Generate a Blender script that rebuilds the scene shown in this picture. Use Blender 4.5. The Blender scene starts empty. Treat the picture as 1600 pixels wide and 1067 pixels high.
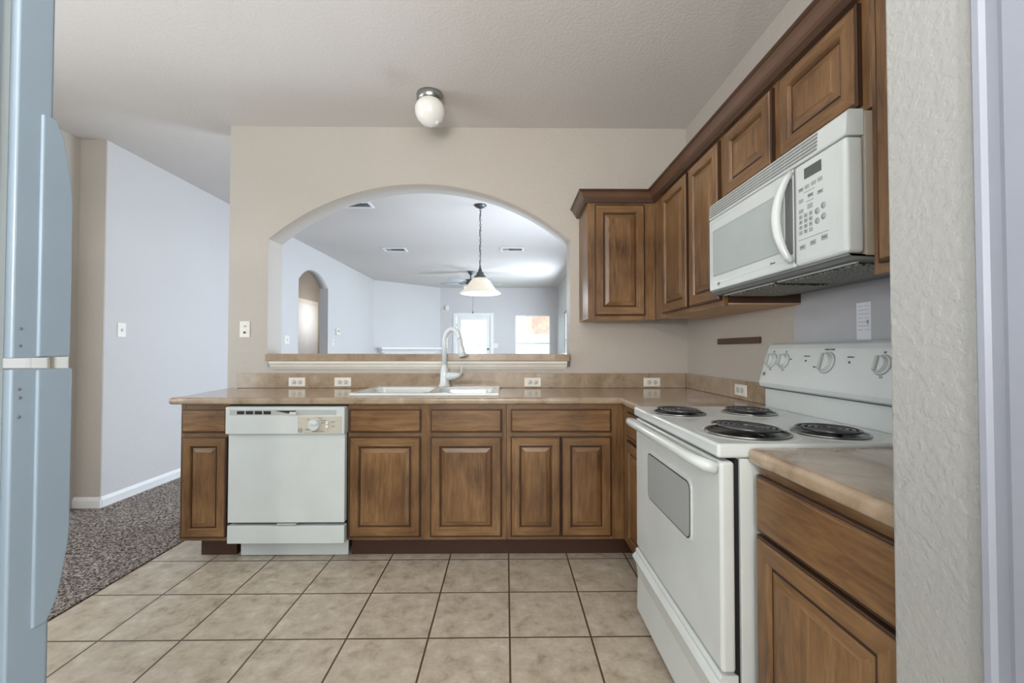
import bpy, bmesh, math, random
from mathutils import Vector, Matrix
random.seed(7)
S = bpy.context.scene
COL = S.collection
PI = math.pi

# ------------------------------------------------------------------ camera
yaw, pitch, roll = math.radians(.61), math.radians(1.10), math.radians(.03)
right = Vector((math.cos(yaw), -math.sin(yaw), 0))
fwd = Vector((math.sin(yaw)*math.cos(pitch), math.cos(yaw)*math.cos(pitch), math.sin(pitch)))
up = right.cross(fwd)
r2 = right*math.cos(roll) + up*math.sin(roll)
u2 = -right*math.sin(roll) + up*math.cos(roll)
cam_d = bpy.data.cameras.new('camera')
cam = bpy.data.objects.new('camera', cam_d)
COL.objects.link(cam)
m = Matrix.Identity(4)
for i in range(3):
    m[i][0], m[i][1], m[i][2] = r2[i], u2[i], -fwd[i]
m[2][3] = 1.17
cam.matrix_world = m
cam_d.sensor_width = 36
cam_d.lens = 36*680/1600
cam_d.clip_start = .02
cam_d.clip_end = 200
S.camera = cam

# ------------------------------------------------------------------ world, exposure, lights
S.view_settings.view_transform = 'Standard'
S.view_settings.look = 'None'
S.view_settings.gamma = 1
S.view_settings.use_curve_mapping = False
S.view_settings.exposure = -0.17
wd = bpy.data.worlds.new('world')
S.world = wd
wd.use_nodes = True
bg = wd.node_tree.nodes['Background']
bg.inputs[0].default_value = (.80, .93, 1, 1)
bg.inputs[1].default_value = 4.2

def area(name, loc, size, rot, power, col, spread=PI):
    d = bpy.data.lights.new(name, 'AREA')
    d.shape = 'RECTANGLE'; d.size, d.size_y = size
    d.energy = power; d.color = col; d.spread = spread
    o = bpy.data.objects.new(name, d); COL.objects.link(o)
    o.location = loc; o.rotation_euler = rot
    return o
# soft fill light added behind the camera for the kitchen
area('fill_behind', (-.2, -1.9, 1.55), (3.0, 2.0), (math.radians(90), 0, 0), 46, (1, .98, .955))
# daylight entering through the living room windows
area('daylight_side_window', (1.235, 8.6, 1.2), (2.2, 1.3), (0, math.radians(84), 0), 155, (.74, .86, 1))
area('bounce_fill', (-.7, -.9, 1.45), (.8, .5), (math.radians(158), 0, 0), 90, (1, .985, .97))  # upward fill added to brighten the kitchen ceiling
# unseen fill added at the windowless right wall, to lift the dining ceiling
area('fill_dining', (1.235, 4.9, 1.45), (1.7, 1.4), (0, math.radians(103), 0), 180, (.74, .86, 1))
# fill light added out of frame on the left, for the stove front
area('fill_left', (-3.12, 1.45, 1.35), (1.3, 1.7), (0, math.radians(-90), 0), 34, (.86, .94, 1))
# camera flash
fl = bpy.data.lights.new('camera_flash', 'POINT'); fl.energy = 66; fl.shadow_soft_size = .05; fl.color = (1, .985, .96)
flo = bpy.data.objects.new('camera_flash', fl); COL.objects.link(flo); flo.location = (-.1, -1.3, 1.75)

def bulb(name, loc, e, col, r=.05):
    d = bpy.data.lights.new(name, 'POINT'); d.energy = e; d.color = col; d.shadow_soft_size = r
    o = bpy.data.objects.new(name, d); COL.objects.link(o); o.location = loc
bulb('hallway_fill', (-3.35, 8.45, 1.8), 11, (1, .95, .9), .1)  # unseen point light added to brighten the hallway door
bulb('pendant_bulb', (-.295, 4.70, 1.70), 12, (.9, .95, 1), .12)
bulb('fan_fill', (-.735, 8.70, 2.15), 13, (.86, .93, 1), .2)  # point light below the bowl, added to lift the living room ambient

# ------------------------------------------------------------------ materials
MATS = {}
def lin(c):
    return tuple(((x/255+.055)/1.055)**2.4 if x > 10 else x/255/12.92 for x in c)
class NT:
    def __init__(s, name):
        s.m = bpy.data.materials.new(name); s.m.use_nodes = True
        s.n = s.m.node_tree.nodes; s.l = s.m.node_tree.links
        s.p = s.n['Principled BSDF']; MATS[name] = s.m
    def add(s, t, **kw):
        n = s.n.new(t)
        for k, v in kw.items():
            if k in n.inputs.keys(): n.inputs[k].default_value = v
            else: setattr(n, k, v)
        return n
    def link(s, a, b): s.l.new(a, b)
    def coords(s, scale=(1, 1, 1), kind='Object', rot=(0, 0, 0), loc=(0, 0, 0)):
        tc = s.add('ShaderNodeTexCoord'); mp = s.add('ShaderNodeMapping')
        mp.inputs['Scale'].default_value = scale; mp.inputs['Rotation'].default_value = rot; mp.inputs['Location'].default_value = loc
        s.link(tc.outputs[kind], mp.inputs[0]); return mp.outputs[0]
    def ramp(s, fac, stops):
        r = s.add('ShaderNodeValToRGB')
        while len(r.color_ramp.elements) < len(stops): r.color_ramp.elements.new(.5)
        for e, (p, c) in zip(r.color_ramp.elements, stops):
            e.position = p; e.color = (*c, 1) if len(c) == 3 else c
        s.link(fac, r.inputs[0]); return r.outputs[0]
    def bump(s, h, strength=.3, dist=.002):
        b = s.add('ShaderNodeBump'); b.inputs['Strength'].default_value = strength; b.inputs['Distance'].default_value = dist
        s.link(h, b.inputs['Height']); s.link(b.outputs[0], s.p.inputs['Normal'])
def plain(name, rgb, rough=.5, metal=0, spec=.5, coat=0, emit=0, noise=0):
    t = NT(name); c = lin(rgb)
    t.p.inputs['Base Color'].default_value = (*c, 1)
    t.p.inputs['Roughness'].default_value = rough
    t.p.inputs['Metallic'].default_value = metal
    t.p.inputs['Specular IOR Level'].default_value = spec
    t.p.inputs['Coat Weight'].default_value = coat
    if emit:
        t.p.inputs['Emission Color'].default_value = (*c, 1); t.p.inputs['Emission Strength'].default_value = emit
    n = t.add('ShaderNodeTexNoise', Scale=6.0, Detail=3.0)
    t.link(t.coords(), n.inputs[0])
    k = noise or .03
    t.link(t.ramp(n.outputs[0], [(.3, tuple(x*(1-k) for x in c)), (.7, tuple(min(1, x*(1+k)) for x in c))]), t.p.inputs['Base Color'])
    return t.m
def painted(name, rgb, rough, scale, strength, dist=.003):
    t = NT(name); c = lin(rgb)
    n = t.add('ShaderNodeTexNoise', Scale=scale, Detail=3.0, Roughness=.55)
    t.link(t.coords(), n.inputs[0])
    h = t.ramp(n.outputs[0], [(.42, (0, 0, 0)), (.60, (1, 1, 1))])
    t.bump(h, strength, dist)
    n2 = t.add('ShaderNodeTexNoise', Scale=1.3, Detail=2.0)
    t.link(t.coords(), n2.inputs[0])
    t.link(t.ramp(n2.outputs[0], [(.3, tuple(x*.97 for x in c)), (.7, c)]), t.p.inputs['Base Color'])
    t.p.inputs['Roughness'].default_value = rough
    return t.m
painted('wall_paint', (191, 184, 175), .55, 55, .28)
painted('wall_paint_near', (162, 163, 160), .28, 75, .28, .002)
painted('ceiling_paint', (211, 206, 202), .8, 70, .22)
painted('wall_paint_daylit', (208, 206, 206), .6, 45, .2)  # same wall paint, made paler and cooler for the daylight there
painted('living_ceiling_paint', (222, 224, 226), .8, 60, .2)
plain('trim_white', (235, 235, 235), .35)
plain('trim_cream', (240, 237, 228), .4)
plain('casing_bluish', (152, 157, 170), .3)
def wood(name, sc):
    t = NT(name)
    base = t.coords(sc)
    n = t.add('ShaderNodeTexNoise', Scale=4.2, Detail=7.0, Roughness=.7, Distortion=.6)
    t.link(base, n.inputs[0])
    n2 = t.add('ShaderNodeTexNoise', Scale=3.0, Detail=2.0)
    t.link(t.coords(), n2.inputs[0])
    mx = t.add('ShaderNodeMath', operation='MULTIPLY_ADD'); mx.inputs[1].default_value = .55
    t.link(n.outputs[0], mx.inputs[0])
    m2 = t.add('ShaderNodeMath', operation='MULTIPLY'); m2.inputs[1].default_value = .45
    t.link(n2.outputs[0], m2.inputs[0]); t.link(m2.outputs[0], mx.inputs[2])
    t.link(t.ramp(mx.outputs[0], [(.33, lin((68, 45, 29))), (.45, lin((107, 77, 48))), (.55, lin((126, 94, 60))), (.70, lin((154, 120, 82)))]), t.p.inputs['Base Color'])
    t.p.inputs['Roughness'].default_value = .33
    t.bump(n.outputs[0], .05, .001)
    return t.m
wood('wood_v', (12, 12, 1.3))
wood('wood_h', (1.3, 1.3, 12))
plain('wood_groove_shade', (58, 36, 22), .4, noise=.2)
plain('wood_dark', (74, 48, 34), .45, noise=.15)
plain('crown_wood', (96, 70, 52), .35, noise=.12)
plain('wood_toe', (66, 40, 28), .5, noise=.1)
plain('wood_underside', (196, 160, 120), .5, noise=.06)
def laminate():
    t = NT('laminate')
    n = t.add('ShaderNodeTexNoise', Scale=9.0, Detail=6.0, Roughness=.65, Distortion=.6)
    t.link(t.coords(), n.inputs[0])
    t.link(t.ramp(n.outputs[0], [(.30, lin((130, 110, 88))), (.45, lin((156, 136, 113))), (.6, lin((167, 148, 126))), (.75, lin((184, 167, 147)))]), t.p.inputs['Base Color'])
    t.p.inputs['Roughness'].default_value = .2; t.p.inputs['Coat Weight'].default_value = .35
laminate()
def tile():
    t = NT('floor_tile')
    s = .331
    mp = t.coords((1/s, 1/s, 1), rot=(0, 0, math.radians(-.2)), loc=(-.051, -.418, 0))
    sep = t.add('ShaderNodeSeparateXYZ'); t.link(mp, sep.inputs[0])
    def edge(o):
        f = t.add('ShaderNodeMath', operation='FRACT'); t.link(o, f.inputs[0])
        a = t.add('ShaderNodeMath', operation='SUBTRACT'); a.inputs[1].default_value = .5; t.link(f.outputs[0], a.inputs[0])
        b = t.add('ShaderNodeMath', operation='ABSOLUTE'); t.link(a.outputs[0], b.inputs[0]); return b.outputs[0]
    mx = t.add('ShaderNodeMath', operation='MAXIMUM'); t.link(edge(sep.outputs[0]), mx.inputs[0]); t.link(edge(sep.outputs[1]), mx.inputs[1])
    g = t.add('ShaderNodeMath', operation='GREATER_THAN'); g.inputs[1].default_value = .4885; t.link(mx.outputs[0], g.inputs[0])
    fl = t.add('ShaderNodeVectorMath', operation='FLOOR'); t.link(mp, fl.inputs[0])
    wn = t.add('ShaderNodeTexWhiteNoise'); t.link(fl.outputs[0], wn.inputs[0])
    add = t.add('ShaderNodeVectorMath', operation='ADD')
    sc = t.add('ShaderNodeVectorMath', operation='SCALE'); sc.inputs['Scale'].default_value = 7.0; t.link(wn.outputs['Color'], sc.inputs[0])
    t.link(mp, add.inputs[0]); t.link(sc.outputs[0], add.inputs[1])
    n = t.add('ShaderNodeTexNoise', Scale=4.5, Detail=8.0, Roughness=.68, Distortion=.2); t.link(add.outputs[0], n.inputs[0])
    col = t.ramp(n.outputs[0], [(.30, lin((150, 137, 118))), (.45, lin((177, 165, 147))), (.57, lin((189, 178, 161))), (.72, lin((204, 196, 182)))])
    mix = t.add('ShaderNodeMix', data_type='RGBA'); t.link(g.outputs[0], mix.inputs['Factor']); t.link(col, mix.inputs[6]); mix.inputs[7].default_value = (*lin((84, 66, 50)), 1)
    t.link(mix.outputs[2], t.p.inputs['Base Color'])
    t.p.inputs['Roughness'].default_value = .42
    inv = t.add('ShaderNodeMath', operation='SUBTRACT'); inv.inputs[0].default_value = 1; t.link(g.outputs[0], inv.inputs[1])
    t.bump(inv.outputs[0], .5, .002)
tile()
def carpet():
    t = NT('carpet')
    n = t.add('ShaderNodeTexNoise', Scale=95.0, Detail=4.0, Roughness=.8); t.link(t.coords(), n.inputs[0])
    t.link(t.ramp(n.outputs[0], [(.41, lin((58, 50, 47))), (.5, lin((140, 129, 122))), (.59, lin((225, 215, 208)))]), t.p.inputs['Base Color'])
    t.p.inputs['Roughness'].default_value = 1; t.p.inputs['Specular IOR Level'].default_value = .05
    t.bump(n.outputs[0], 1, .012)
carpet()
plain('appliance_white', (205, 211, 210), .22, coat=.2)
plain('appliance_grey', (176, 180, 178), .35)
plain('fridge_white_daylit', (140, 154, 166), .3)  # white enamel with the bluish daylight put into its colour
plain('white_edge', (205, 205, 198), .3)
plain('microwave_case', (176, 168, 154), .35)
plain('bisque_panel', (192, 186, 174), .4)
plain('dark_gap', (14, 14, 16), .6)
plain('vent_dark', (112, 116, 116), .6)
plain('slot_grey', (128, 130, 128), .6)
plain('glass_grey', (160, 166, 166), .12)
plain('mw_glass', (172, 180, 178), .15)
plain('display_grey', (84, 88, 88), .2)
plain('button_grey', (160, 164, 164), .5)
plain('mark_grey', (96, 98, 100), .6)
plain('black_coil', (92, 94, 96), .3, metal=.6)
plain('drip_pan', (12, 13, 14), .2, metal=.3)
plain('sink_white', (224, 228, 228), .12, coat=.4)
plain('faucet_white', (218, 224, 226), .15, coat=.4)
plain('plate_white', (234, 230, 220), .35)
plain('nickel', (168, 170, 168), .28, metal=1)
plain('dark_metal', (92, 96, 98), .4, metal=.7)
plain('fan_blade', (150, 158, 168), .4)
plain('globe_glass', (240, 238, 232), .2, coat=.3)
plain('shade_glass', (255, 244, 226), .3, emit=.22)
plain('paper', (236, 238, 244), .7)
plain('panel_grey', (186, 186, 190), .18, coat=.3)
plain('magnet_brown', (88, 66, 52), .55, noise=.15)
def filt():
    t = NT('filter_mesh'); v = t.add('ShaderNodeTexNoise', Scale=160.0, Detail=2.0); t.link(t.coords(), v.inputs[0])
    t.link(t.ramp(v.outputs[0], [(.42, lin((60, 62, 60))), (.6, lin((168, 168, 160)))]), t.p.inputs['Base Color']); t.p.inputs['Metallic'].default_value = .4
    t.bump(v.outputs[0], .6, .002)
filt()
def glass():
    t = NT('window_glass'); t.p.inputs['Base Color'].default_value = (.97, 1, 1, 1); t.p.inputs['Roughness'].default_value = 0
    t.p.inputs['Transmission Weight'].default_value = 1; t.p.inputs['IOR'].default_value = 1.02
glass()
plain('blind_white', (240, 243, 246), .6)
plain('brick_pale', (232, 165, 150), .8, noise=.2)
plain('fence_wood', (214, 232, 233), .8, noise=.2)
plain('grass', (120, 140, 90), .9, noise=.3)
M = MATS

# ------------------------------------------------------------------ mesh helpers
def fr_back(Y):  return Matrix(((1, 0, 0, 0), (0, 0, -1, Y), (0, 1, 0, 0), (0, 0, 0, 1)))      # u=+X v=Z w=-Y
def fr_right(X): return Matrix(((0, 0, -1, X), (-1, 0, 0, 0), (0, 1, 0, 0), (0, 0, 0, 1)))     # u=-Y v=Z w=-X
def fr_left(X):  return Matrix(((0, 0, 1, X), (1, 0, 0, 0), (0, 1, 0, 0), (0, 0, 0, 1)))       # u=+Y v=Z w=+X
I4 = Matrix.Identity(4)
class B:
    def __init__(s, fr=I4): s.bm = bmesh.new(); s.fr = fr
    def box(s, a, b, bev=0, seg=2, mi=0):
        t = bmesh.new()
        bmesh.ops.create_cube(t, size=1)
        lo = [min(a[i], b[i]) for i in range(3)]; hi = [max(a[i], b[i]) for i in range(3)]
        for v in t.verts:
            v.co = Vector([(lo[i]+hi[i])/2 + v.co[i]*(hi[i]-lo[i]) for i in range(3)])
        if bev:
            bmesh.ops.bevel(t, geom=t.edges[:], offset=min(bev, .49*min(hi[i]-lo[i] for i in range(3))), segments=seg, affect='EDGES', profile=.5)
        s.merge(t, mi); return s
    def merge(s, t, mi=0):
        me = bpy.data.meshes.new('tmp')
        for f in t.faces: f.material_index = f.material_index or mi
        t.to_mesh(me); t.free(); s.bm.from_mesh(me); bpy.data.meshes.remove(me)
    def prism(s, pts, axis, a, b, bev=0, mi=0):
        """extrude a polygon; pts are the two other coordinates in order; axis 0,1,2"""
        t = bmesh.new(); oth = [i for i in range(3) if i != axis]
        vs = []
        for z in (a, b):
            row = []
            for p in pts:
                c = [0, 0, 0]; c[axis] = z; c[oth[0]] = p[0]; c[oth[1]] = p[1]
                row.append(t.verts.new(c))
            vs.append(row)
        n = len(pts)
        t.faces.new(vs[0]); t.faces.new(vs[1][::-1])
        for i in range(n): t.faces.new((vs[0][i], vs[1][i], vs[1][(i+1) % n], vs[0][(i+1) % n]))
        bmesh.ops.recalc_face_normals(t, faces=t.faces[:])
        if bev: bmesh.ops.bevel(t, geom=t.edges[:], offset=bev, segments=2, affect='EDGES', profile=.5)
        s.merge(t, mi); return s
    def rings(s, u0, v0, u1, v1, loops, cap0=True, dark=()):
        """nested rectangles (inset, w): raised-panel fronts. side faces of rails get material 1"""
        t = s.bm; rows = []
        for ins, w in loops:
            rows.append([t.verts.new((u0+ins, v0+ins, w)), t.verts.new((u1-ins, v0+ins, w)), t.verts.new((u1-ins, v1-ins, w)), t.verts.new((u0+ins, v1-ins, w))])
        for q, (a, b) in enumerate(zip(rows, rows[1:])):
            for i in range(4):
                f = t.faces.new((a[i], a[(i+1) % 4], b[(i+1) % 4], b[i]))
                f.material_index = 2 if q in dark else 1 if i in (0, 2) else 0
        t.faces.new(rows[-1])
        if cap0: t.faces.new(rows[0][::-1])
        return s
    def lathe(s, c, prof, seg=32, axis=2, mi=0, smooth=True):
        t = bmesh.new(); rows = []
        for r, z in prof:
            if r < 1e-6: rows.append([t.verts.new((0, 0, z))])
            else: rows.append([t.verts.new((r*math.cos(2*PI*i/seg), r*math.sin(2*PI*i/seg), z)) for i in range(seg)])
        for a, b in zip(rows, rows[1:]):
            for i in range(seg):
                j = (i+1) % seg
                if len(a) == 1 and len(b) == 1: continue
                if len(a) == 1: t.faces.new((a[0], b[i], b[j]))
                elif len(b) == 1: t.faces.new((a[i], a[j], b[0]))
                else: t.faces.new((a[i], a[j], b[j], b[i]))
        for f in t.faces: f.smooth = smooth
        bmesh.ops.recalc_face_normals(t, faces=t.faces[:])
        R = I4 if axis == 2 else (Matrix.Rotation(PI/2, 4, 'Y') if axis == 0 else Matrix.Rotation(-PI/2, 4, 'X'))
        if isinstance(axis, Vector): R = axis.to_track_quat('Z', 'Y').to_matrix().to_4x4()
        bmesh.ops.transform(t, matrix=Matrix.Translation(Vector(c)) @ R, verts=t.verts[:])
        s.merge(t, mi); return s
    def tube(s, pts, r, seg=12, mi=0, closed=False):
        pts = [Vector(p) for p in pts]; n = len(pts)
        rr = r if isinstance(r, (list, tuple)) else [r]*n
        t = bmesh.new(); rows = []; nrm = None
        for i, p in enumerate(pts):
            if closed: d = (pts[(i+1) % n] - pts[i-1]).normalized()
            else: d = (pts[min(i+1, n-1)] - pts[max(i-1, 0)]).normalized()
            if nrm is None: nrm = d.orthogonal().normalized()
            nrm = (nrm - d*nrm.dot(d)).normalized(); bn = d.cross(nrm)
            rows.append([t.verts.new(p + (nrm*math.cos(2*PI*k/seg) + bn*math.sin(2*PI*k/seg))*rr[i]) for k in range(seg)])
        prs = list(zip(rows, rows[1:])) + ([(rows[-1], rows[0])] if closed else [])
        for a, b in prs:
            for k in range(seg):
                f = t.faces.new((a[k], a[(k+1) % seg], b[(k+1) % seg], b[k])); f.smooth = True
        if not closed: t.faces.new(rows[0][::-1]); t.faces.new(rows[-1])
        s.merge(t, mi); return s
    def done(s):
        bmesh.ops.transform(s.bm, matrix=s.fr, verts=s.bm.verts[:]); return s.bm

def wloc(o):
    v = Vector((0, 0, 0))
    while o is not None: v += o.location; o = o.parent
    return v
def obj(name, b, mats, parent=None, loc=None, smooth=False):
    bm = b.done() if isinstance(b, B) else b
    base = wloc(parent) if parent else Vector((0, 0, 0))
    if parent is None:
        if loc is None:
            xs = [v.co for v in bm.verts]
            loc = Vector(((min(v.x for v in xs)+max(v.x for v in xs))/2, (min(v.y for v in xs)+max(v.y for v in xs))/2, min(v.z for v in xs)))
        base = Vector(loc)
    bmesh.ops.translate(bm, vec=-base, verts=bm.verts[:])
    me = bpy.data.meshes.new(name); bm.to_mesh(me); bm.free()
    if not isinstance(mats, (list, tuple)): mats = [mats]
    for x in mats: me.materials.append(M[x])
    auto = mats[0] in ('appliance_white', 'fridge_white_daylit', 'microwave_case', 'sink_white', 'laminate') and not smooth
    if smooth or auto:
        for p in me.polygons: p.use_smooth = True
    if auto: me.set_sharp_from_angle(angle=math.radians(36))
    o = bpy.data.objects.new(name, me); COL.objects.link(o)
    if auto:
        wn = o.modifiers.new('weighted', 'WEIGHTED_NORMAL'); wn.keep_sharp = True; wn.weight = 90
    if parent: o.parent = parent
    else: o.location = base
    return o
def tag(o, label, cat, group=None):
    o['label'] = label; o['category'] = cat
    if group: o['group'] = group
    return o
def thing(name, label, cat, loc, group=None):
    o = bpy.data.objects.new(name, None); COL.objects.link(o); o.location = loc; o.empty_display_size = .1
    return tag(o, label, cat, group)
def struct(name, b, mats, parent=None, smooth=False):
    o = obj(name, b, mats, parent, loc=None if parent else (0, 0, 0), smooth=smooth)
    if not parent: o['kind'] = 'structure'
    return o
def copy_thing(root, loc, label):
    r = root.copy(); COL.objects.link(r); r.location = loc; r['label'] = label
    for ch in list(root.children):
        c = ch.copy(); COL.objects.link(c); c.parent = r
        for g in list(ch.children):
            d = g.copy(); COL.objects.link(d); d.parent = c
    return r
def text_bm(txt, size, fr, u, v, w, depth=.0006, bold=0, align='CENTER'):
    cu = bpy.data.curves.new('t', 'FONT'); cu.body = txt; cu.size = size; cu.extrude = depth; cu.align_x = align; cu.align_y = 'CENTER'; cu.offset = bold
    o = bpy.data.objects.new('t', cu); COL.objects.link(o)
    dg = bpy.context.evaluated_depsgraph_get()
    me = bpy.data.meshes.new_from_object(o.evaluated_get(dg))
    bm = bmesh.new(); bm.from_mesh(me)
    bmesh.ops.transform(bm, matrix=fr @ Matrix.Translation((u, v, w)), verts=bm.verts[:])
    bpy.data.objects.remove(o); bpy.data.curves.remove(cu); bpy.data.meshes.remove(me)
    return bm

# ------------------------------------------------------------------ dimensions
YB, XR, CEIL, XL = 3.05, 1.267, 2.74, -3.0
YF = 2.45            # base cabinet face, back run
XF = .655            # base cabinet face, right run
XST = .609           # end of stub wall

# ------------------------------------------------------------------ room shell
struct('floor', B().box((-1.98, -3, -.05), (XR+.1, YB+.05, 0)), 'floor_tile')
b = B(); b.box((-5.2, -3, -.05), (-1.98, 11.2, .006)); b.box((-1.98, YB+.05, -.05), (XR+.1, 11.2, .006))
struct('floor_carpet', b, 'carpet')
struct('ceiling', B().box((-5.2, -3, CEIL), (XR+.1, YB+.07, CEIL+.1)), 'ceiling_paint')
struct('ceiling_living', B().box((-5.2, YB+.07, CEIL), (XR+.1, 11.2, CEIL+.1)), 'ceiling_paint')

def arch_wall(u0, u1, a0, a1, sill, spring, apex, top, t, fr, mi_thru=0, n=40):
    """wall with an arched opening in frame coordinates; w=0 is the front, -t the back"""
    b = B(fr)
    if sill > 0.01: b.box((a0, 0, -t), (a1, sill, 0))
    b.box((u0, 0, -t), (a0, top, 0)); b.box((a1, 0, -t), (u1, top, 0))
    hw = (a1-a0)/2; rise = apex-spring; R = (hw*hw+rise*rise)/(2*rise); c = (a0+a1)/2; zc = apex-R
    bm = b.bm; f = []; k = []
    for i in range(n+1):
        ang = -math.asin(hw/R) + 2*math.asin(hw/R)*i/n
        u = c+R*math.sin(ang); v = zc+R*math.cos(ang)
        f.append((bm.verts.new((u, v, 0)), bm.verts.new((u, top, 0)))); k.append((bm.verts.new((u, v, -t)), bm.verts.new((u, top, -t))))
    for i in range(n):
        bm.faces.new((f[i][0], f[i+1][0], f[i+1][1], f[i][1]))
        bm.faces.new((k[i][0], k[i][1], k[i+1][1], k[i+1][0]))
        q = bm.faces.new((f[i][0], k[i][0], k[i+1][0], f[i+1][0])); q.smooth = True
        bm.faces.new((f[i][1], f[i+1][1], k[i+1][1], k[i][1]))
    return b
struct('wall_back', arch_wall(-1.945, XR+.1, -1.672, .442, 1.05, 1.945, 2.337, CEIL, .185, fr_back(YB)), 'wall_paint')
# right wall: kitchen side, living window
b = B(); b.box((XR, -.5, 0), (XR+.1, YB+.07, CEIL))
struct('wall_right', b, 'wall_paint')
b = B()
b.box((XR, YB+.186, 0), (XR+.1, 8.35, CEIL)); b.box((XR, 9.75, 0), (XR+.1, 11.2, CEIL))
b.box((XR, 8.35, 0), (XR+.1, 9.75, .9)); b.box((XR, 8.35, 2.02), (XR+.1, 9.75, CEIL))
struct('wall_right_living', b, 'wall_paint_daylit')
# left long wall with arched doorway (one wall from the nook to the fireplace)
struct('wall_left', arch_wall(3.27, 9.86, 6.27, 7.30, 0, 2.19, 2.40, CEIL, .14, fr_left(XL), n=24), 'wall_paint_daylit')
struct('wall_nook', B().box((-3.3, 3.26, 0), (XL, 3.2695, CEIL)), 'wall_paint')
b = B(); b.box((-3.34, -3, 0), (-3.19, 2.25, CEIL)); b.box((-3.34, 3.11, 0), (-3.19, 3.259, CEIL)); b.box((-3.34, 2.25, 2.06), (-3.19, 3.11, CEIL))
struct('wall_nook_left', b, 'wall_paint')
b = B(fr_left(-3.19)); b.box((3.10, 0, 0), (3.185, 2.125, .018), .004); b.box((2.2, 2.045, 0), (3.0995, 2.125, .018), .004); b.box((2.17, 0, 0), (2.245, 2.04, .018), .004)
struct('trim_2', b, 'trim_cream')
d = struct('door_3', B(fr_left(-3.22)).rings(2.255, .01, 3.105, 2.05, [(0, -.03), (0, -.002), (.002, 0), (.12, 0), (.13, -.006), (.16, -.002)]), ['trim_cream', 'trim_cream'])
# hallway beyond the arched doorway
struct('wall_hallway', B().box((-4.0, 5.5, 0), (-3.9, 9.5, CEIL)), 'wall_paint')
struct('wall_hallway_end', B().box((-3.8995, 9.3, 0), (-3.1405, 9.4, CEIL)), 'wall_paint')
b = B(fr_left(-3.9)); b.box((7.60, 2.06, 0), (8.95, 2.14, .02), .004); b.box((7.60, 0, 0), (7.68, 2.0595, .02), .004); b.box((8.87, 0, 0), (8.95, 2.0595, .02), .004)
struct('trim_3', b, 'trim_cream')
d = struct('door_1', B(fr_left(-3.9)).box((7.685, .01, .001), (8.865, 2.055, .03), .003), 'blind_white')
# diagonal fireplace wall and far wall
A0, A1 = Vector((-3.0, 9.80)), Vector((-1.70, 11.0))
dv = (A1-A0).normalized(); nv = Vector((dv.y, -dv.x)); ln = (A1-A0).length
fr_diag = Matrix(((dv.x, 0, nv.x, A0.x), (dv.y, 0, nv.y, A0.y), (0, 1, 0, 0), (0, 0, 0, 1)))
struct('wall_diagonal', B(fr_diag).box((-.05, 0, -.1), (ln+.02, CEIL, 0)), 'wall_paint_daylit')
b = B(fr_back(11.0))
b.box((-1.72, 0, -.12), (-1.30, CEIL, 0)); b.box((-1.30, 2.05, -.12), (-.41, CEIL, 0)); b.box((-.41, 0, -.12), (.19, CEIL, 0))
b.box((.19, 0, -.12), (1.10, .95, 0)); b.box((.19, 2.06, -.12), (1.10, CEIL, 0)); b.box((1.10, 0, -.12), (1.40, CEIL, 0))
struct('wall_far', b, 'wall_paint_daylit')
# rooms behind the camera
struct('wall_behind', B().box((-5.2, -3.1, 0), (XR+.1, -3.0, CEIL)), 'wall_paint')
b = B(); b.box((-5.2, 3.41, 0), (-5.1, 11.2, CEIL)); struct('wall_outer_left', b, 'wall_paint')
struct('wall_outer_front', B().box((-5.2, 3.405, 0), (-3.35, 3.5, CEIL)), 'wall_paint')
# stub wall beside the camera, with its door casing
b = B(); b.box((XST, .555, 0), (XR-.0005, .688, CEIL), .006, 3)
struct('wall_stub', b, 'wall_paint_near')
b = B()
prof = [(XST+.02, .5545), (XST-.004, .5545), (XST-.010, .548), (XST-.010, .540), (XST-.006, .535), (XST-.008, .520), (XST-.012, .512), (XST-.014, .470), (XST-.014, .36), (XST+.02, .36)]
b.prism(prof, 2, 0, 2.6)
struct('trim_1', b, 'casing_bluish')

# baseboards
b = B(fr_left(XL)); b.prism([(0, 0), (0, .014), (.06, .014), (.075, .009), (.085, .004), (.085, 0)], 0, 3.262, 6.26)
# prism with axis 0 takes (v, w)
struct('baseboard_left', b, 'trim_white')
b = B(fr_back(3.26)); b.prism([(0, 0), (0, .014), (.06, .014), (.075, .009), (.085, .004), (.085, 0)], 0, -3.19, XL+.013)
struct('baseboard_nook', b, 'trim_white')

# ------------------------------------------------------------------ pass-through ledge
t = thing('pass_through_ledge', 'long brown laminate ledge with white moulding under the arched opening', 'ledge', (-.61, 3.05, 1.036))
b = B(); b.box((-1.655, 2.985, 1.092), (.43, YB+.205, 1.142), .006); obj('ledge_top', b, 'laminate', t)
b = B(fr_back(YB)); b.prism([(1.036, .0005), (1.036, .012), (1.046, .018), (1.050, .030), (1.066, .040), (1.078, .052), (1.0915, .054), (1.0915, .0005)], 0, -1.635, .412)
obj('moulding', b, 'trim_cream', t)

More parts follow.
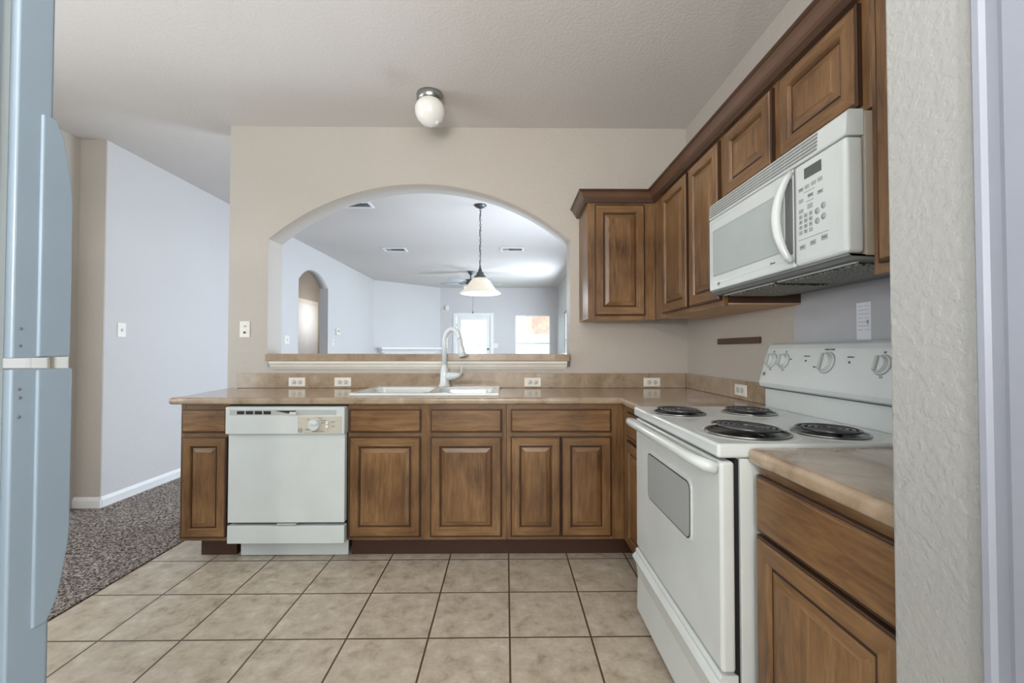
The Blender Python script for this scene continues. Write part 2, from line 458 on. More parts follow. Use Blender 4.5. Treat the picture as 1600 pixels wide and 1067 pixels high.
# ------------------------------------------------------------------ cabinets
DOOR = [(0, -.019), (0, -.006), (.003, -.0045), (.007, -.0045), (.009, -.001), (.011, 0), (.050, 0), (.053, -.004), (.056, -.010), (.062, -.010), (.064, -.008), (.086, -.0015), (.088, 0)]
DRAW = [(0, -.019), (0, -.007), (.003, -.0055), (.006, -.0055), (.009, -.001), (.012, 0)]
def small(loops, k): return [(i*k, w) for i, w in loops]
def front(name, fr, u0, v0, u1, v1, parent, w=.020, kind='door', k=1):
    L = DOOR if kind == 'door' else DRAW
    b = B(fr); b.rings(u0, v0, u1, v1, [(i*k, x+w) for i, x in L], dark=(0, 1, 2, 8, 9) if kind == 'door' else (0, 1, 2))  # glaze in the panel groove; outer rings darkened for the reveal shadow
    return obj(name, b, ['wood_v', 'wood_h', 'wood_groove_shade'] if kind == 'door' else ['wood_h', 'wood_h', 'wood_groove_shade'], parent)
def face_frame(fr, u0, u1, v0, v1, stiles, rails, parent, th=.019):
    b = B(fr)
    for a, c in stiles: b.box((a, v0, -th), (c, v1, 0), .001, 1)
    s = sorted(stiles)
    for v_a, v_b in rails:
        for (a, c), (d, e) in zip(s, s[1:]):
            if d - c > .002: b.box((c, v_a, -th), (d, v_b, -.0003), 0, 1, mi=1)
    return obj('face_frame', b, ['wood_v', 'wood_h'], parent)
FB, FRR = fr_back(YF), fr_right(XF)
def base_cab(label, fr, u0, u1, stiles, fronts, depth=.59, top=.866, loc=(0, 0, 0), toe=(None, None), end=None, rail2=(.69, .708), group=None, kd=1, hollow=False):
    t = thing('base_cabinet', label, 'cabinet', loc, group)
    b = B(fr)
    if hollow:
        b.box((u0, .112, -depth), (u0+.016, top, -.0195)); b.box((u1-.016, .112, -depth), (u1, top, -.0195))
        b.box((u0+.016, .112, -depth), (u1-.016, .13, -.0195)); b.box((u0+.016, .13, -depth), (u1-.016, top, -depth+.008)); b.box((u0+.016, .13, -.03), (u1-.016, .66, -.0195))
    else: b.box((u0, .112, -depth), (u1, top, -.0195))
    obj('carcass', b, 'wood_dark', t)
    face_frame(fr, u0, u1, .112, top, stiles, [(.112, .15), (.68, .715), (top-.03, top)], t)
    ta, tb = toe[0] if toe[0] is not None else u0, toe[1] if toe[1] is not None else u1
    obj('toe_kick', B(fr).box((ta, 0, -depth+.02), (tb, .1115, -.075)), 'wood_toe', t)
    for kind, a, v0, c, v1 in fronts:
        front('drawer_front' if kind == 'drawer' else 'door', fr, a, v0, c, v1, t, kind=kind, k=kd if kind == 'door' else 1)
    return t
DZ, DR = (.133, .686), (.710, .838)
base_cab('narrow brown base cabinet at the open end of the counter, left of the dishwasher', FB, -1.815, -1.545, [(-1.815, -1.785), (-1.568, -1.545)],
         [('drawer', -1.80, DR[0], -1.553, DR[1]), ('door', -1.80, DZ[0], -1.553, DZ[1])], loc=(-1.68, 2.75, 0), toe=(-1.745, None), kd=.95)
base_cab('wide brown sink base cabinet with two false drawers, right of the dishwasher', FB, -.888, -.005, [(-.888, -.865), (-.495, -.415), (-.045, -.005)],
         [('drawer', -.878, DR[0], -.481, DR[1]), ('drawer', -.428, DR[0], -.030, DR[1]), ('door', -.878, DZ[0], -.481, DZ[1]), ('door', -.428, DZ[0], -.030, DZ[1])], top=.866, loc=(-.45, 2.75, 0), hollow=True)
base_cab('brown base cabinet with one wide drawer over a pair of narrow doors, in the corner', FB, -.004, XF, [(-.004, .032), (.57, XF-.0005)],
         [('drawer', .019, DR[0], .582, DR[1]), ('door', .019, DZ[0], .2985, DZ[1]), ('door', .3025, DZ[0], .582, DZ[1])], loc=(.32, 2.75, 0), toe=(None, XF+.07), kd=.95)
# right run: u = -Y
base_cab('brown base cabinet squeezed between the counter corner and the far side of the stove', FRR, -YF+.0005, -1.912, [(-YF+.0005, -2.38), (-1.94, -1.912)],
         [('drawer', -2.345, DR[0], -1.925, DR[1]), ('door', -2.345, DZ[0], -1.925, DZ[1])], loc=(.95, 2.18, 0), toe=(-2.54, None))
base_cab('large brown base cabinet nearest the camera, right of the stove', FRR, -1.128, -.692, [(-1.128, -1.10), (-.72, -.692)],
         [('drawer', -1.120, .708, -.70, .850), ('door', -1.120, .12, -.70, .698)], top=.872, loc=(.95, .91, 0), kd=1.0)

# countertops ---------------------------------------------------------------
def slab(xs, ys, solid, z0, z1, rnd, is_front, move=None):
    t = bmesh.new(); V = {}
    def v(i, j):
        if (i, j) not in V:
            V[i, j] = t.verts.new((xs[i], ys[j], z0))
        return V[i, j]
    for i in range(len(xs)-1):
        for j in range(len(ys)-1):
            if solid((xs[i]+xs[i+1])/2, (ys[j]+ys[j+1])/2):
                t.faces.new((v(i, j), v(i+1, j), v(i+1, j+1), v(i, j+1)))
    r = bmesh.ops.extrude_face_region(t, geom=t.faces[:])
    bmesh.ops.translate(t, vec=(0, 0, z1-z0), verts=[e for e in r['geom'] if isinstance(e, bmesh.types.BMVert)])
    bmesh.ops.recalc_face_normals(t, faces=t.faces[:])
    if move:
        for q in t.verts: move(q)
    ed = []
    for e in t.edges:
        if len(e.link_faces) == 2 and e.calc_face_angle(0) > 1 and abs(e.verts[0].co.z-e.verts[1].co.z) < 1e-5:
            mid = (e.verts[0].co+e.verts[1].co)/2
            if is_front(mid): ed.append(e)
    if ed: bmesh.ops.bevel(t, geom=ed, offset=rnd, segments=4, affect='EDGES', profile=.5)
    return t
SX0, SX1, SY0, SY1 = -.885, -.066, 2.535, 2.995
def mv(q):
    if q.co.x < -1.8: q.co.x = -1.862 if q.co.y < 2.7 else -1.93
t = thing('countertop', 'L-shaped tan laminate countertop around the sink, running into the corner', 'countertop', (-.3, 2.7, .8665))
bm = slab([-1.87, SX0, SX1, .63, XR-.001], [1.906, 2.42, SY0, SY1, YB-.001],
          lambda x, y: (y > 2.42 or x > .63) and not (SX0 < x < SX1 and SY0 < y < SY1), .867, .905, .013,
          lambda p: (p.y < 2.43 and p.x < .64) or (abs(p.x-.63) < .01 and p.y < 2.43) or p.x < -1.8, mv)
obj('counter_slab', bm, 'laminate', t)
b = B(); b.box((-1.865, YB-.021, .9052), (XR-.022, YB-.001, 1.007), .004); b.box((XR-.021, 1.912, .9052), (XR-.001, YB-.0012, 1.007), .004)
obj('backsplash', b, 'laminate', t)
t = thing('countertop', 'short tan laminate countertop nearest the camera, right of the stove', 'countertop', (.95, .91, .8725))
bm = slab([.63, XR-.001], [.69, 1.134], lambda x, y: True, .873, .914, .015, lambda p: p.x < .64)
obj('counter_slab', bm, 'laminate', t)

# ------------------------------------------------------------------ dishwasher
FD = fr_back(2.41)
t = thing('dishwasher', 'white built-in dishwasher with a beige dial panel', 'dishwasher', (-1.21, 2.7, 0))
obj('tub', B(FD).box((-1.538, .112, -.6), (-.898, .862, -.046)), 'dark_gap', t)
obj('door', B(FD).box((-1.531, .222, -.045), (-.893, .7075, -.004), .006), 'appliance_white', t)
obj('kick_panel', B(FD).box((-1.531, .110, -.045), (-.893, .207, -.002), .004), 'appliance_white', t)
obj('toe_panel', B(FD).box((-1.515, .002, -.115), (-.905, .1, -.10), .006), 'appliance_white', t)
cp = obj('control_panel', B(FD).box((-1.537, .7085, -.045), (-.889, .858, .016), .007), 'appliance_white', t)
obj('dial_plate', B(FD).box((-1.143, .716, .0155), (-.905, .806, .0185), .001), 'bisque_panel', cp)
obj('trim_strip', B(FD).box((-1.512, .814, .0155), (-.935, .842, .0175), .001), 'appliance_grey', cp)
b = B(FD)
for i in range(4): b.box((-1.472+i*.048, .818, .017), (-1.472+i*.048+.040, .836, .0182))
obj('vent_opening', b, 'dark_gap', cp)
obj('latch_slot', B(FD).prism([(-1.27, .838), (-1.15, .838), (-1.162, .822), (-1.2, .824)], 2, .017, .0184), 'dark_gap', cp)
obj('latch', B(FD).box((-1.185, .815, .017), (-1.147, .832, .028), .004), 'white_edge', cp)
kn = obj('dial', B(FD).lathe((-1.050, .760, .018), [(0, .022), (.026, .020), (.030, .016), (.031, 0)], axis=2), 'appliance_white', cp)
obj('pointer', B(FD).box((-1.071, .764, .034), (-1.031, .772, .046), .003), 'appliance_white', kn)
for vv in (.772, .752): obj('rocker_switch', B(FD).box((-.989, vv-.008, .018), (-.974, vv+.008, .026), .003), 'plate_white', cp)
for (s, u, v) in (('OFF', -1.085, .790), ('WASH', -1.02, .797), ('NORMAL', -1.005, .785), ('HEAVY', -1.003, .772), ('HEAT', -.950, .776), ('AIR', -.950, .752), ('RINSE', -1.088, .735), ('PRESS TO LOCK', -1.03, .725)):
    obj('dial_lettering', text_bm(s, .009, FD, u, v, .0187), 'mark_grey', cp)
def emblem(fr, u, v, w, r, parent, mat='mark_grey'):
    b = B(fr)
    b.tube([(u+r*math.cos(a*PI/12), v+r*math.sin(a*PI/12), w) for a in range(24)], r*.13, seg=6, closed=True)
    o = b.done()
    x = text_bm('GE', r*1.15, fr, u, v, w, .0004); me = bpy.data.meshes.new('q'); x.to_mesh(me); x.free(); o.from_mesh(me); bpy.data.meshes.remove(me)
    return obj('emblem', o, mat, parent)
emblem(FD, -1.128, .731, .0187, .010, cp)
b = B(FD); b.box((-1.26, .2105, -.02), (-1.155, .219, .0)); obj('door_latch_lip', b, 'appliance_grey', t)
for u in (-1.50, -.93): obj('scuff', B(FD).box((u-.02, .088, -.0998), (u+.02, .094, -.0985)), 'mark_grey', t)

# ------------------------------------------------------------------ sink and faucet
t = thing('sink', 'white double-bowl drop-in sink set in the counter', 'sink', (-.476, 2.77, .7))
rim = [(-.90, 2.508), (-.052, 2.508), (-.052, 3.018), (-.90, 3.018)]
def bowl(b, x0, x1, y0, y1, zt, zb):
    bm = b.bm; loops = []
    for ins, z in ((0, zt), (.006, zt-.006), (.012, zt-.02), (.03, zb+.03), (.06, zb), ):
        L = []
        r = .06
        cs = [(x0+ins+r, y0+ins+r, 180), (x1-ins-r, y0+ins+r, 270), (x1-ins-r, y1-ins-r, 0), (x0+ins+r, y1-ins-r, 90)]
        for cx, cy, a0 in cs:
            for k in range(6):
                a = math.radians(a0+k*18); L.append(bm.verts.new((cx+r*math.cos(a), cy+r*math.sin(a), z)))
        loops.append(L)
    for A, C in zip(loops, loops[1:]):
        n = len(A)
        for i in range(n):
            f = bm.faces.new((A[i], A[(i+1) % n], C[(i+1) % n], C[i])); f.smooth = True
    bm.faces.new(loops[-1])
    return loops[0]
def rect_ring(b, x0, x1, y0, y1, inner, zt):
    """flat rim between a rectangle and a rounded inner loop (24 verts in 4 corner groups)"""
    bm = b.bm; c = [bm.verts.new(p) for p in ((x0, y0, zt), (x1, y0, zt), (x1, y1, zt), (x0, y1, zt))]
    for q in range(4):
        g = inner[q*6:q*6+6]
        for k in range(5): bm.faces.new((c[q], g[k+1], g[k]) )
        nxt = inner[((q+1) % 4)*6]
        bm.faces.new((c[q], c[(q+1) % 4], nxt, g[5]))
    return c
b = B(); zt = .921
xm = -.455
i1 = bowl(b, -.875, xm-.012, 2.54, 2.93, zt, .72); i2 = bowl(b, xm+.012, -.077, 2.54, 2.93, zt, .72)
rect_ring(b, -.900, xm, 2.512, 3.015, i1, zt); rect_ring(b, xm, -.052, 2.512, 3.015, i2, zt)
# rim skirt
for (x0, y0, x1, y1) in ((-.905, 2.506, -.049, 2.5121), (-.905, 3.0149, -.049, 3.02), (-.905, 2.506, -.8999, 3.02), (-.0521, 2.506, -.049, 3.02)):
    b.box((x0, y0, .906), (x1, y1, .9215), .002)
bmesh.ops.remove_doubles(b.bm, verts=b.bm.verts[:], dist=.0001)
obj('basin', b, 'sink_white', t)
for x in (-.66, -.26): obj('drain', B().lathe((x, 2.74, .721), [(.04, 0), (.038, .004), (.028, .002), (0, .0)]), 'nickel', t)
t = thing('faucet', 'white gooseneck pull-down faucet standing behind the sink', 'faucet', (-.42, 2.90, .9215))
c = (-.425, 2.955)
obj('base', B().lathe((c[0], c[1], .9216), [(0, 0), (.040, 0), (.040, .008), (.034, .016), (.031, .03), (.029, .09), (.026, .115), (.021, .135), (.019, .15), (0, .15)]), 'faucet_white', t)
pts = [(c[0], c[1], 1.065), (c[0], c[1], 1.22)]
ux, uy = .88, -.47
Rg = .062
for k in range(1, 15):
    a = PI - k*PI*1.0/14*.93
    pts.append((c[0]+ux*(Rg+Rg*math.cos(a)), c[1]+uy*(Rg+Rg*math.cos(a)), 1.22+Rg*1.45*math.sin(a)))
e = Vector(pts[-1]); dd = (Vector(pts[-1])-Vector(pts[-2])).normalized()
obj('spout', B().tube(pts, .017, seg=16), 'faucet_white', t)
sp = [e, e+dd*.03, e+dd*.032, e+dd*.07, e+dd*.12]
h = obj('spray_head', B().tube(sp, [.018, .019, .017, .021, .028], seg=20), 'faucet_white', t)
obj('spray_nozzle', B().tube([e+dd*.1195, e+dd*.1235], .020, seg=20), 'dark_metal', h)
lv = obj('lever', B().tube([(c[0]+.015, c[1]-.01, .992), (c[0]+.04, c[1]-.02, .993), (c[0]+.07, c[1]-.03, .996), (c[0]+.10, c[1]-.035, 1.002), (c[0]+.118, c[1]-.037, 1.012)], [.024, .027, .024, .017, .008], seg=16), 'faucet_white', t)
obj('lever_handle', B().tube([(c[0]+.115, c[1]-.037, 1.01), (c[0]+.120, c[1]-.038, 1.03), (c[0]+.118, c[1]-.038, 1.062)], [.006, .0045, .004], seg=10), 'faucet_white', lv)

# ------------------------------------------------------------------ outlets and switches
def outlet(label, fr, u, v, w=.116, h=.062, group='wall outlets along the backsplash', switch=False):
    P = fr @ Vector((u, v, 0))
    t = thing('light_switch' if switch == 2 else 'wall_outlet', label, 'light switch' if switch == 2 else 'outlet', P, group)
    obj('cover_plate', B(fr).rings(u-w/2, v-h/2, u+w/2, v+h/2, [(0, .0005), (0, .003), (.003, .006), (.004, .0062)]), ['plate_white', 'plate_white'], t)
    hor = w > h
    for s in (-1, 1):
        cu, cv = (u+s*.020, v) if hor else (u, v+s*.020)
        if switch == 2:
            if s == 1: obj('toggle', B(fr).box((u-.006, v-.012, .006), (u+.006, v+.012, .014), .002), 'white_edge', t)
            continue
        r = obj('receptacle', B(fr).lathe((cu, cv, .0062), [(.0165, 0), (.0165, .0015), (.015, .002), (0, .002)], seg=24), 'white_edge', t)
        b = B(fr)
        if hor:
            b.box((cu-.006, cv-.009, .008), (cu+.004, cv-.0055, .0088)); b.box((cu-.006, cv+.0055, .008), (cu+.004, cv+.009, .0088)); b.box((cu+.007, cv-.003, .008), (cu+.012, cv+.003, .0088))
        else:
            b.box((cu-.008, cv-.004, .008), (cu-.0055, cv+.006, .0088)); b.box((cu+.0055, cv-.004, .008), (cu+.008, cv+.006, .0088)); b.box((cu-.002, cv-.011, .008), (cu+.002, cv-.007, .0088))
        obj('slots', b, 'mark_grey', r)
    return t
FBS = fr_back(YB-.021)
outlet('horizontal white outlet on the backsplash at the far left, above the dishwasher', FBS, -1.452, .9465)
outlet('horizontal white outlet on the backsplash just left of the sink', FBS, -1.137, .9465)
outlet('horizontal white outlet on the backsplash right of the sink', FBS, .177, .9455)
outlet('horizontal white outlet on the backsplash below the corner wall cabinet', FBS, 1.008, .9445)
outlet('white outlet on the right-hand backsplash behind the stove corner', fr_right(XR-.021), -2.311, .9555)
def multi_switch(label, fr, u, v, w=.072, h=.114):
    P = fr @ Vector((u, v, 0)); t = thing('light_switch', label, 'light switch', P)
    obj('cover_plate', B(fr).rings(u-w/2, v-h/2, u+w/2, v+h/2, [(0, .0005), (0, .003), (.003, .006), (.004, .0062)]), ['plate_white', 'plate_white'], t)
    for dx, dy in ((0, .022), (0, -.022)):
        obj('toggle', B(fr).box((u+dx-.008, v+dy-.007, .006), (u+dx+.008, v+dy+.007, .012), .002), 'mark_grey' if dy < 0 else 'white_edge', t)
    return t
multi_switch('cream double switch plate on the wall left of the arched opening', fr_back(YB), -1.827, 1.312)
outlet('white single switch on the pale left wall behind the refrigerator', fr_left(XL), 3.412, 1.322, .075, .115, None, 2)
outlet('white switch on the living room wall left of the arched doorway', fr_left(XL), 5.95, 1.305, .12, .115, None, 2)
outlet('white switch on the living room wall right beside the arched doorway', fr_left(XL), 7.52, 1.30, .075, .115, None, 2)
t = thing('thermostat', 'small white thermostat on the living room wall right of the arched doorway', 'thermostat', (XL, 7.68, 1.43))
obj('housing', B(fr_left(XL)).box((7.62, 1.43, .0005), (7.76, 1.54, .03), .006), 'plate_white', t)
obj('screen', B(fr_left(XL)).box((7.65, 1.48, .0302), (7.73, 1.52, .032), .001), 'glass_grey', t)
outlet('white double switch on the far wall between glass door and window', fr_back(11.0), -.30, 1.275, .13, .12, None, 2)
t = thing('motion_sensor', 'small white motion sensor high on the far wall left of the glass door', 'sensor', (-1.52, 11, 2.18))
obj('housing', B(fr_back(11.0)).box((-1.56, 2.17, .0005), (-1.48, 2.29, .05), .01), 'plate_white', t)
obj('bracket', B(fr_back(11.0)).box((-1.66, 2.15, .0005), (-1.49, 2.168, .03), .003), 'plate_white', t)

# ------------------------------------------------------------------ upper cabinets
FU, FUR = fr_back(2.72), fr_right(.93)
ZB, ZT = 1.36, 2.095
def upper(label, fr, u0, u1, z0, doors, stiles, depth, loc, extra=0, kd=1):
    t = thing('wall_cabinet', label, 'cabinet', loc)
    obj('carcass', B(fr).box((u0, z0+.012, -depth), (u1, ZT+.03, -.0195)), 'wood_v' if fr is FU else 'wood_dark', t)  # right-run carcass in darker wood, for its side panel in shadow
    obj('bottom_panel', B(fr).box((u0, z0+.006, -depth), (u1, z0+.0118, -.0195)), 'wood_underside', t)
    face_frame(fr, u0, u1, z0, ZT+.03, stiles, [(z0, z0+.03), (ZT-.02, ZT+.03)], t)
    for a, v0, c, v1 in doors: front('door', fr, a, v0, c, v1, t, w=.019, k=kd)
    return t
upper('brown wall cabinet with one door facing the room, hanging right of the arch', FU, .505, .9285, ZB, [(.548, 1.385, .862, 2.082)], [(.505, .56), (.85, .9285)], .328, (.71, 2.9, ZB))
upper('brown wall cabinet with a tall door in the corner, first on the right wall', FUR, -2.7195, -2.190, ZB, [(-2.565, 1.385, -2.205, 2.082)], [(-2.7195, -2.55), (-2.22, -2.19)], .335, (1.1, 2.45, ZB))
upper('brown wall cabinet with a tall door, left against the microwave', FUR, -2.189, -1.856, ZB, [(-2.178, 1.385, -1.868, 2.082)], [(-2.189, -2.165), (-1.88, -1.856)], .335, (1.1, 2.02, ZB))
tt = upper('short brown two-door wall cabinet above the microwave', FUR, -1.855, -1.091, 1.792, [(-1.815, 1.81, -1.487, 2.082), (-1.443, 1.81, -1.117, 2.082)], [(-1.855, -1.80), (-1.50, -1.43), (-1.13, -1.091)], .335, (1.1, 1.47, 1.79))
upper('brown wall cabinet nearest the camera, right of the microwave', FUR, -1.090, -.692, ZB, [(-1.062, 1.385, -.705, 2.082)], [(-1.09, -1.04), (-.73, -.692)], .335, (1.1, .89, ZB))
# crown moulding following the L
t = thing('crown_moulding', 'dark brown crown moulding along the top of the wall cabinets', 'moulding', (.9, 2.2, 2.095))
prof = [(.0005, 2.094), (.020, 2.094), (.022, 2.104), (.026, 2.106), (.028, 2.114), (.036, 2.122), (.046, 2.140), (.054, 2.150), (.056, 2.152), (.062, 2.154), (.062, 2.163), (.0005, 2.163)]
bm = bmesh.new(); rows = []
# path corners: start at back wall left end, front left corner, inner corner, near end
def off(o):
    return [(.505-o, YB-.001), (.505-o, 2.72-o), (.93-o, 2.72-o), (.93-o, .69)]
for o, z in prof: rows.append([bm.verts.new((x, y, z)) for x, y in off(o)])
n = len(prof)
for i in range(n):
    a, c = rows[i], rows[(i+1) % n]
    for k in range(3):
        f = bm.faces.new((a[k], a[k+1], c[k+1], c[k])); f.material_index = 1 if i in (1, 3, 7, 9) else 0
bm.faces.new([r[0] for r in rows]); bm.faces.new([r[3] for r in rows][::-1])
bmesh.ops.recalc_face_normals(bm, faces=bm.faces[:])
obj('moulding', bm, ['crown_wood', 'wood_groove_shade'], t)

# ------------------------------------------------------------------ microwave
XM = .868
FM = fr_right(XM)
t = thing('microwave', 'white over-the-range microwave hanging above the stove', 'microwave', (1.07, 1.47, 1.40))
obj('case', B(FM).box((-1.848, 1.412, -.395), (-1.094, 1.786, -.046), .004), 'microwave_case', t)
vg = obj('vent_grille', B(FM).prism([(1.7215, -.0455), (1.7215, .0), (1.725, .004), (1.782, .0), (1.790, -.008), (1.790, -.0455)], 0, -1.848, -1.094, .003), 'appliance_white', t)
for k in range(5):
    z = 1.730+k*.0105; w = .0040 - (z+.0025-1.725)*.0702
    b = B(FM)
    for q in range(9):
        a = -1.838+q*.0715; b.box((a, z-.0005, w-.003), (a+.069, z+.0058, w+.0011))
    obj('slot', b, 'slot_grey', vg)
dr = obj('door', B(FM).box((-1.848, 1.418, -.0455), (-1.296, 1.720, .004), .007, 3), 'appliance_white', t)
obj('door_bezel', B(FM).rings(-1.828, 1.445, -1.330, 1.702, [(0, .003), (0, .0048), (.003, .0055), (.004, .0055)]), ['appliance_white', 'appliance_white'], dr)
obj('window_seal', B(FM).box((-1.809, 1.474, .0048), (-1.341, 1.666, .0062), .001), 'button_grey', dr)
obj('door_window', B(FM).box((-1.805, 1.478, .005), (-1.345, 1.662, .0068), .001), 'mw_glass', dr)
obj('door_recess', B(FM).box((-1.335, 1.46, .0045), (-1.30, 1.69, .0062), .001), 'vent_dark', dr)
hp = []
for k in range(17):
    s = k/16; z = 1.708-.272*s; hp.append((-1.303-.020*math.sin(PI*s), z, .008+.034*math.sin(PI*s)**.7))
b = B(FM); b.tube(hp, [.009+.005*math.sin(PI*k/16) for k in range(17)], seg=14)
obj('handle', b, 'appliance_white', dr, smooth=True)
cp = obj('control_panel', B(FM).box((-1.294, 1.418, -.0455), (-1.094, 1.720, .004), .012, 4), 'appliance_white', t)
obj('panel_seam', B(FM).box((-1.2955, 1.43, 0), (-1.2945, 1.715, .0035)), 'vent_dark', cp)
obj('overlay', B(FM).box((-1.283, 1.432, .0035), (-1.125, 1.712, .0048), .0008), 'appliance_white', cp)
obj('display', B(FM).box((-1.247, 1.665, .0045), (-1.178, 1.696, .0062), .0008), 'display_grey', cp)
def btn(u, v, w=.017, h=.011, rnd=False):
    if rnd: b = B(FM).lathe((u, v, .0048), [(.009, 0), (.009, .001), (0, .001)], seg=16)
    else: b = B(FM).box((u-w/2, v-h/2, .0045), (u+w/2, v+h/2, .0058), .0006, 1)
    return obj('button', b, 'button_grey', cp)
for i in range(4): btn(-1.262+i*.026, 1.640+i*.001, .019)
btn(-1.262, 1.607, .019); btn(-1.222, 1.612, .022); btn(-1.184, 1.608, .022)
btn(-1.262, 1.577, .020); btn(-1.225, 1.582, .022, .014)
digits = ['1', '2', '3', '4', '5', '6', '7', '8', '9', 'OFF', '0', 'ON']
bm = bmesh.new()
def addt(s, size, u, v, w):
    x = text_bm(s, size, FM, u, v, w, .0002); me = bpy.data.meshes.new('q'); x.to_mesh(me); x.free(); bm.from_mesh(me); bpy.data.meshes.remove(me)
for r in range(4):
    for q in range(3):
        u, v = -1.264+q*.021, 1.560-r*.0155
        btn(u, v, .015, .0115)
        if r*3+q not in (9, 11): addt(digits[r*3+q], .010, u, v, .0061)
for u, v in ((-1.196, 1.558), (-1.172, 1.566), (-1.196, 1.530), (-1.172, 1.536)): btn(u, v, rnd=True)
for i in range(3): btn(-1.258+i*.044, 1.470+i*.004, .024, .014)
for (s, u, v) in (('COOK', -1.262, 1.640), ('TIME', -1.184, 1.608), ('START', -1.258, 1.470), ('CLEAR', -1.214, 1.474), ('POWER', -1.170, 1.478), ('REHEAT', -1.222, 1.612)):
    addt(s, .0058, u, v, .0061)
for (u0, u1, v) in ((-1.25, -1.205, 1.626), (-1.24, -1.21, 1.597), (-1.275, -1.155, 1.492)):
    q = B(FM).box((u0, v, .0045), (u1, v+.001, .0055)).done(); me = bpy.data.meshes.new('q'); q.to_mesh(me); q.free(); bm.from_mesh(me); bpy.data.meshes.remove(me)
obj('keypad_lettering', bm, 'mark_grey', cp)
emblem(FM, -1.765, 1.442, .0046, .008, dr)
bm2 = text_bm('Sensor', .010, FM, -1.40, 1.452, .006); obj('door_lettering', bm2, 'mark_grey', dr)
un = obj('underside', B(FM).prism([(1.4115, -.395), (1.400, -.30), (1.402, -.02), (1.4175, -.004), (1.4175, -.0005), (1.4115, -.046)][:4] + [(1.4115, -.004)], 0, -1.844, -1.098), 'vent_dark', t)
for a, c in ((-1.80, -1.50), (-1.44, -1.14)):
    obj('grease_filter', B(FM).box((a, 1.394, -.25), (c, 1.4005, -.06), .002), 'filter_mesh', un)
    obj('filter_rim', B(FM).box((a-.015, 1.3975, -.052), (c+.015, 1.402, -.042), .001), 'appliance_grey', un)

# ------------------------------------------------------------------ wall panel, paper, knife bar
t = tag(obj('splash_panel', B(fr_right(XR)).box((-1.905, .93, .0005), (-1.10, 1.412, .004), .001), 'panel_grey'), 'grey metal splash panel on the wall between stove and microwave', 'panel')
t = tag(obj('paper_label', B(fr_right(XR)).box((-1.558, 1.206, .0042), (-1.495, 1.339, .0052)), 'paper'), 'white paper label stuck on the grey splash panel above the stove', 'label')
b = B(fr_right(XR))
for r in range(7): b.box((-1.551, 1.325-r*.014, .0053), (-1.532+(.013*(r % 3)), 1.3265-r*.014, .0055)); b.box((-1.522, 1.325-r*.014, .0053), (-1.502, 1.3262-r*.014, .0055))
b.box((-1.513, 1.262, .0053), (-1.505, 1.276, .0056))
obj('print', b, 'button_grey', t)
tag(obj('knife_bar', B(fr_right(XR)).box((-2.578, 1.203, .0005), (-2.155, 1.236, .018), .003), 'magnet_brown'), 'short dark brown magnetic knife bar on the right wall', 'knife bar')

# ------------------------------------------------------------------ stove
YN, YFR = 1.140, 1.900      # near and far ends
XS = .56
FS = fr_right(XS)
t = thing('stove', 'white freestanding electric coil stove on the right', 'stove', (.9, 1.52, 0))
b = B(); b.box((.612, YN+.004, .03), (1.245, YFR-.004, .884), .003); obj('body', b, 'appliance_white', t)
b = B(); b.box((.600, YN+.012, .04), (.6115, YFR-.012, .88)); obj('body_gap', b, 'dark_gap', t)
ct = obj('cooktop', B().box((.552, YN, .885), (1.13, YFR, .9235), .009, 3).box((1.1301, YN, .885), (1.245, YFR, .923)), 'appliance_white', t)
dr = obj('oven_door', B(FS).box((-YFR+.004, .325, -.039), (-YN-.004, .876, 0), .010, 3), 'appliance_white', t)
# window recess with rounded corners
def rrect(u0, v0, u1, v1, r, n=5):
    P = []
    for cx, cy, a0 in ((u1-r, v1-r, 0), (u0+r, v1-r, 90), (u0+r, v0+r, 180), (u1-r, v0+r, 270)):
        for k in range(n+1):
            a = math.radians(a0+90*k/n); P.append((cx+r*math.cos(a), cy+r*math.sin(a)))
    return P
obj('window_frame', B(FS).prism(rrect(-1.735, .580, -1.320, .775, .03), 2, -.002, .0035), 'appliance_white', dr)
obj('window_seal', B(FS).prism(rrect(-1.726, .589, -1.329, .766, .025), 2, 0, .0042), 'dark_gap', dr)
obj('window_glass', B(FS).prism(rrect(-1.722, .593, -1.333, .762, .022), 2, 0, .005), 'glass_grey', dr)
hp = [(-YFR+.03, .852, .0), (-YFR+.022, .858, .020), (-YFR+.03, .864, .036), (-YFR+.07, .866, .043), (-1.60, .868, .046), (-1.50, .868, .046), (-1.36, .868, .046), (-YN-.13, .866, .044), (-YN-.07, .864, .038), (-YN-.035, .860, .024), (-YN-.028, .854, .0)]
obj('handle', B(FS).tube(hp, [.017, .0165, .016, .0155, .0155, .0155, .0155, .0155, .016, .017, .018], seg=16), 'appliance_white', dr, smooth=True)
b = B(FS); b.prism([(.045, -.045), (.045, -.006), (.06, .0), (.20, -.004), (.255, .004), (.275, .018), (.285, .020), (.296, .010), (.300, .004), (.310, .006), (.318, -.002), (.318, -.045)], 0, -YFR+.006, -YN-.006, .002)
obj('storage_drawer', b, 'appliance_white', t)
b = B()
for x in (.66, 1.18):
    for y in (YN+.05, YFR-.05): b.lathe((x, y, 0), [(0, 0), (.018, 0), (.018, .03), (0, .03)], seg=12)
obj('levelling_feet', b, 'dark_gap', t)
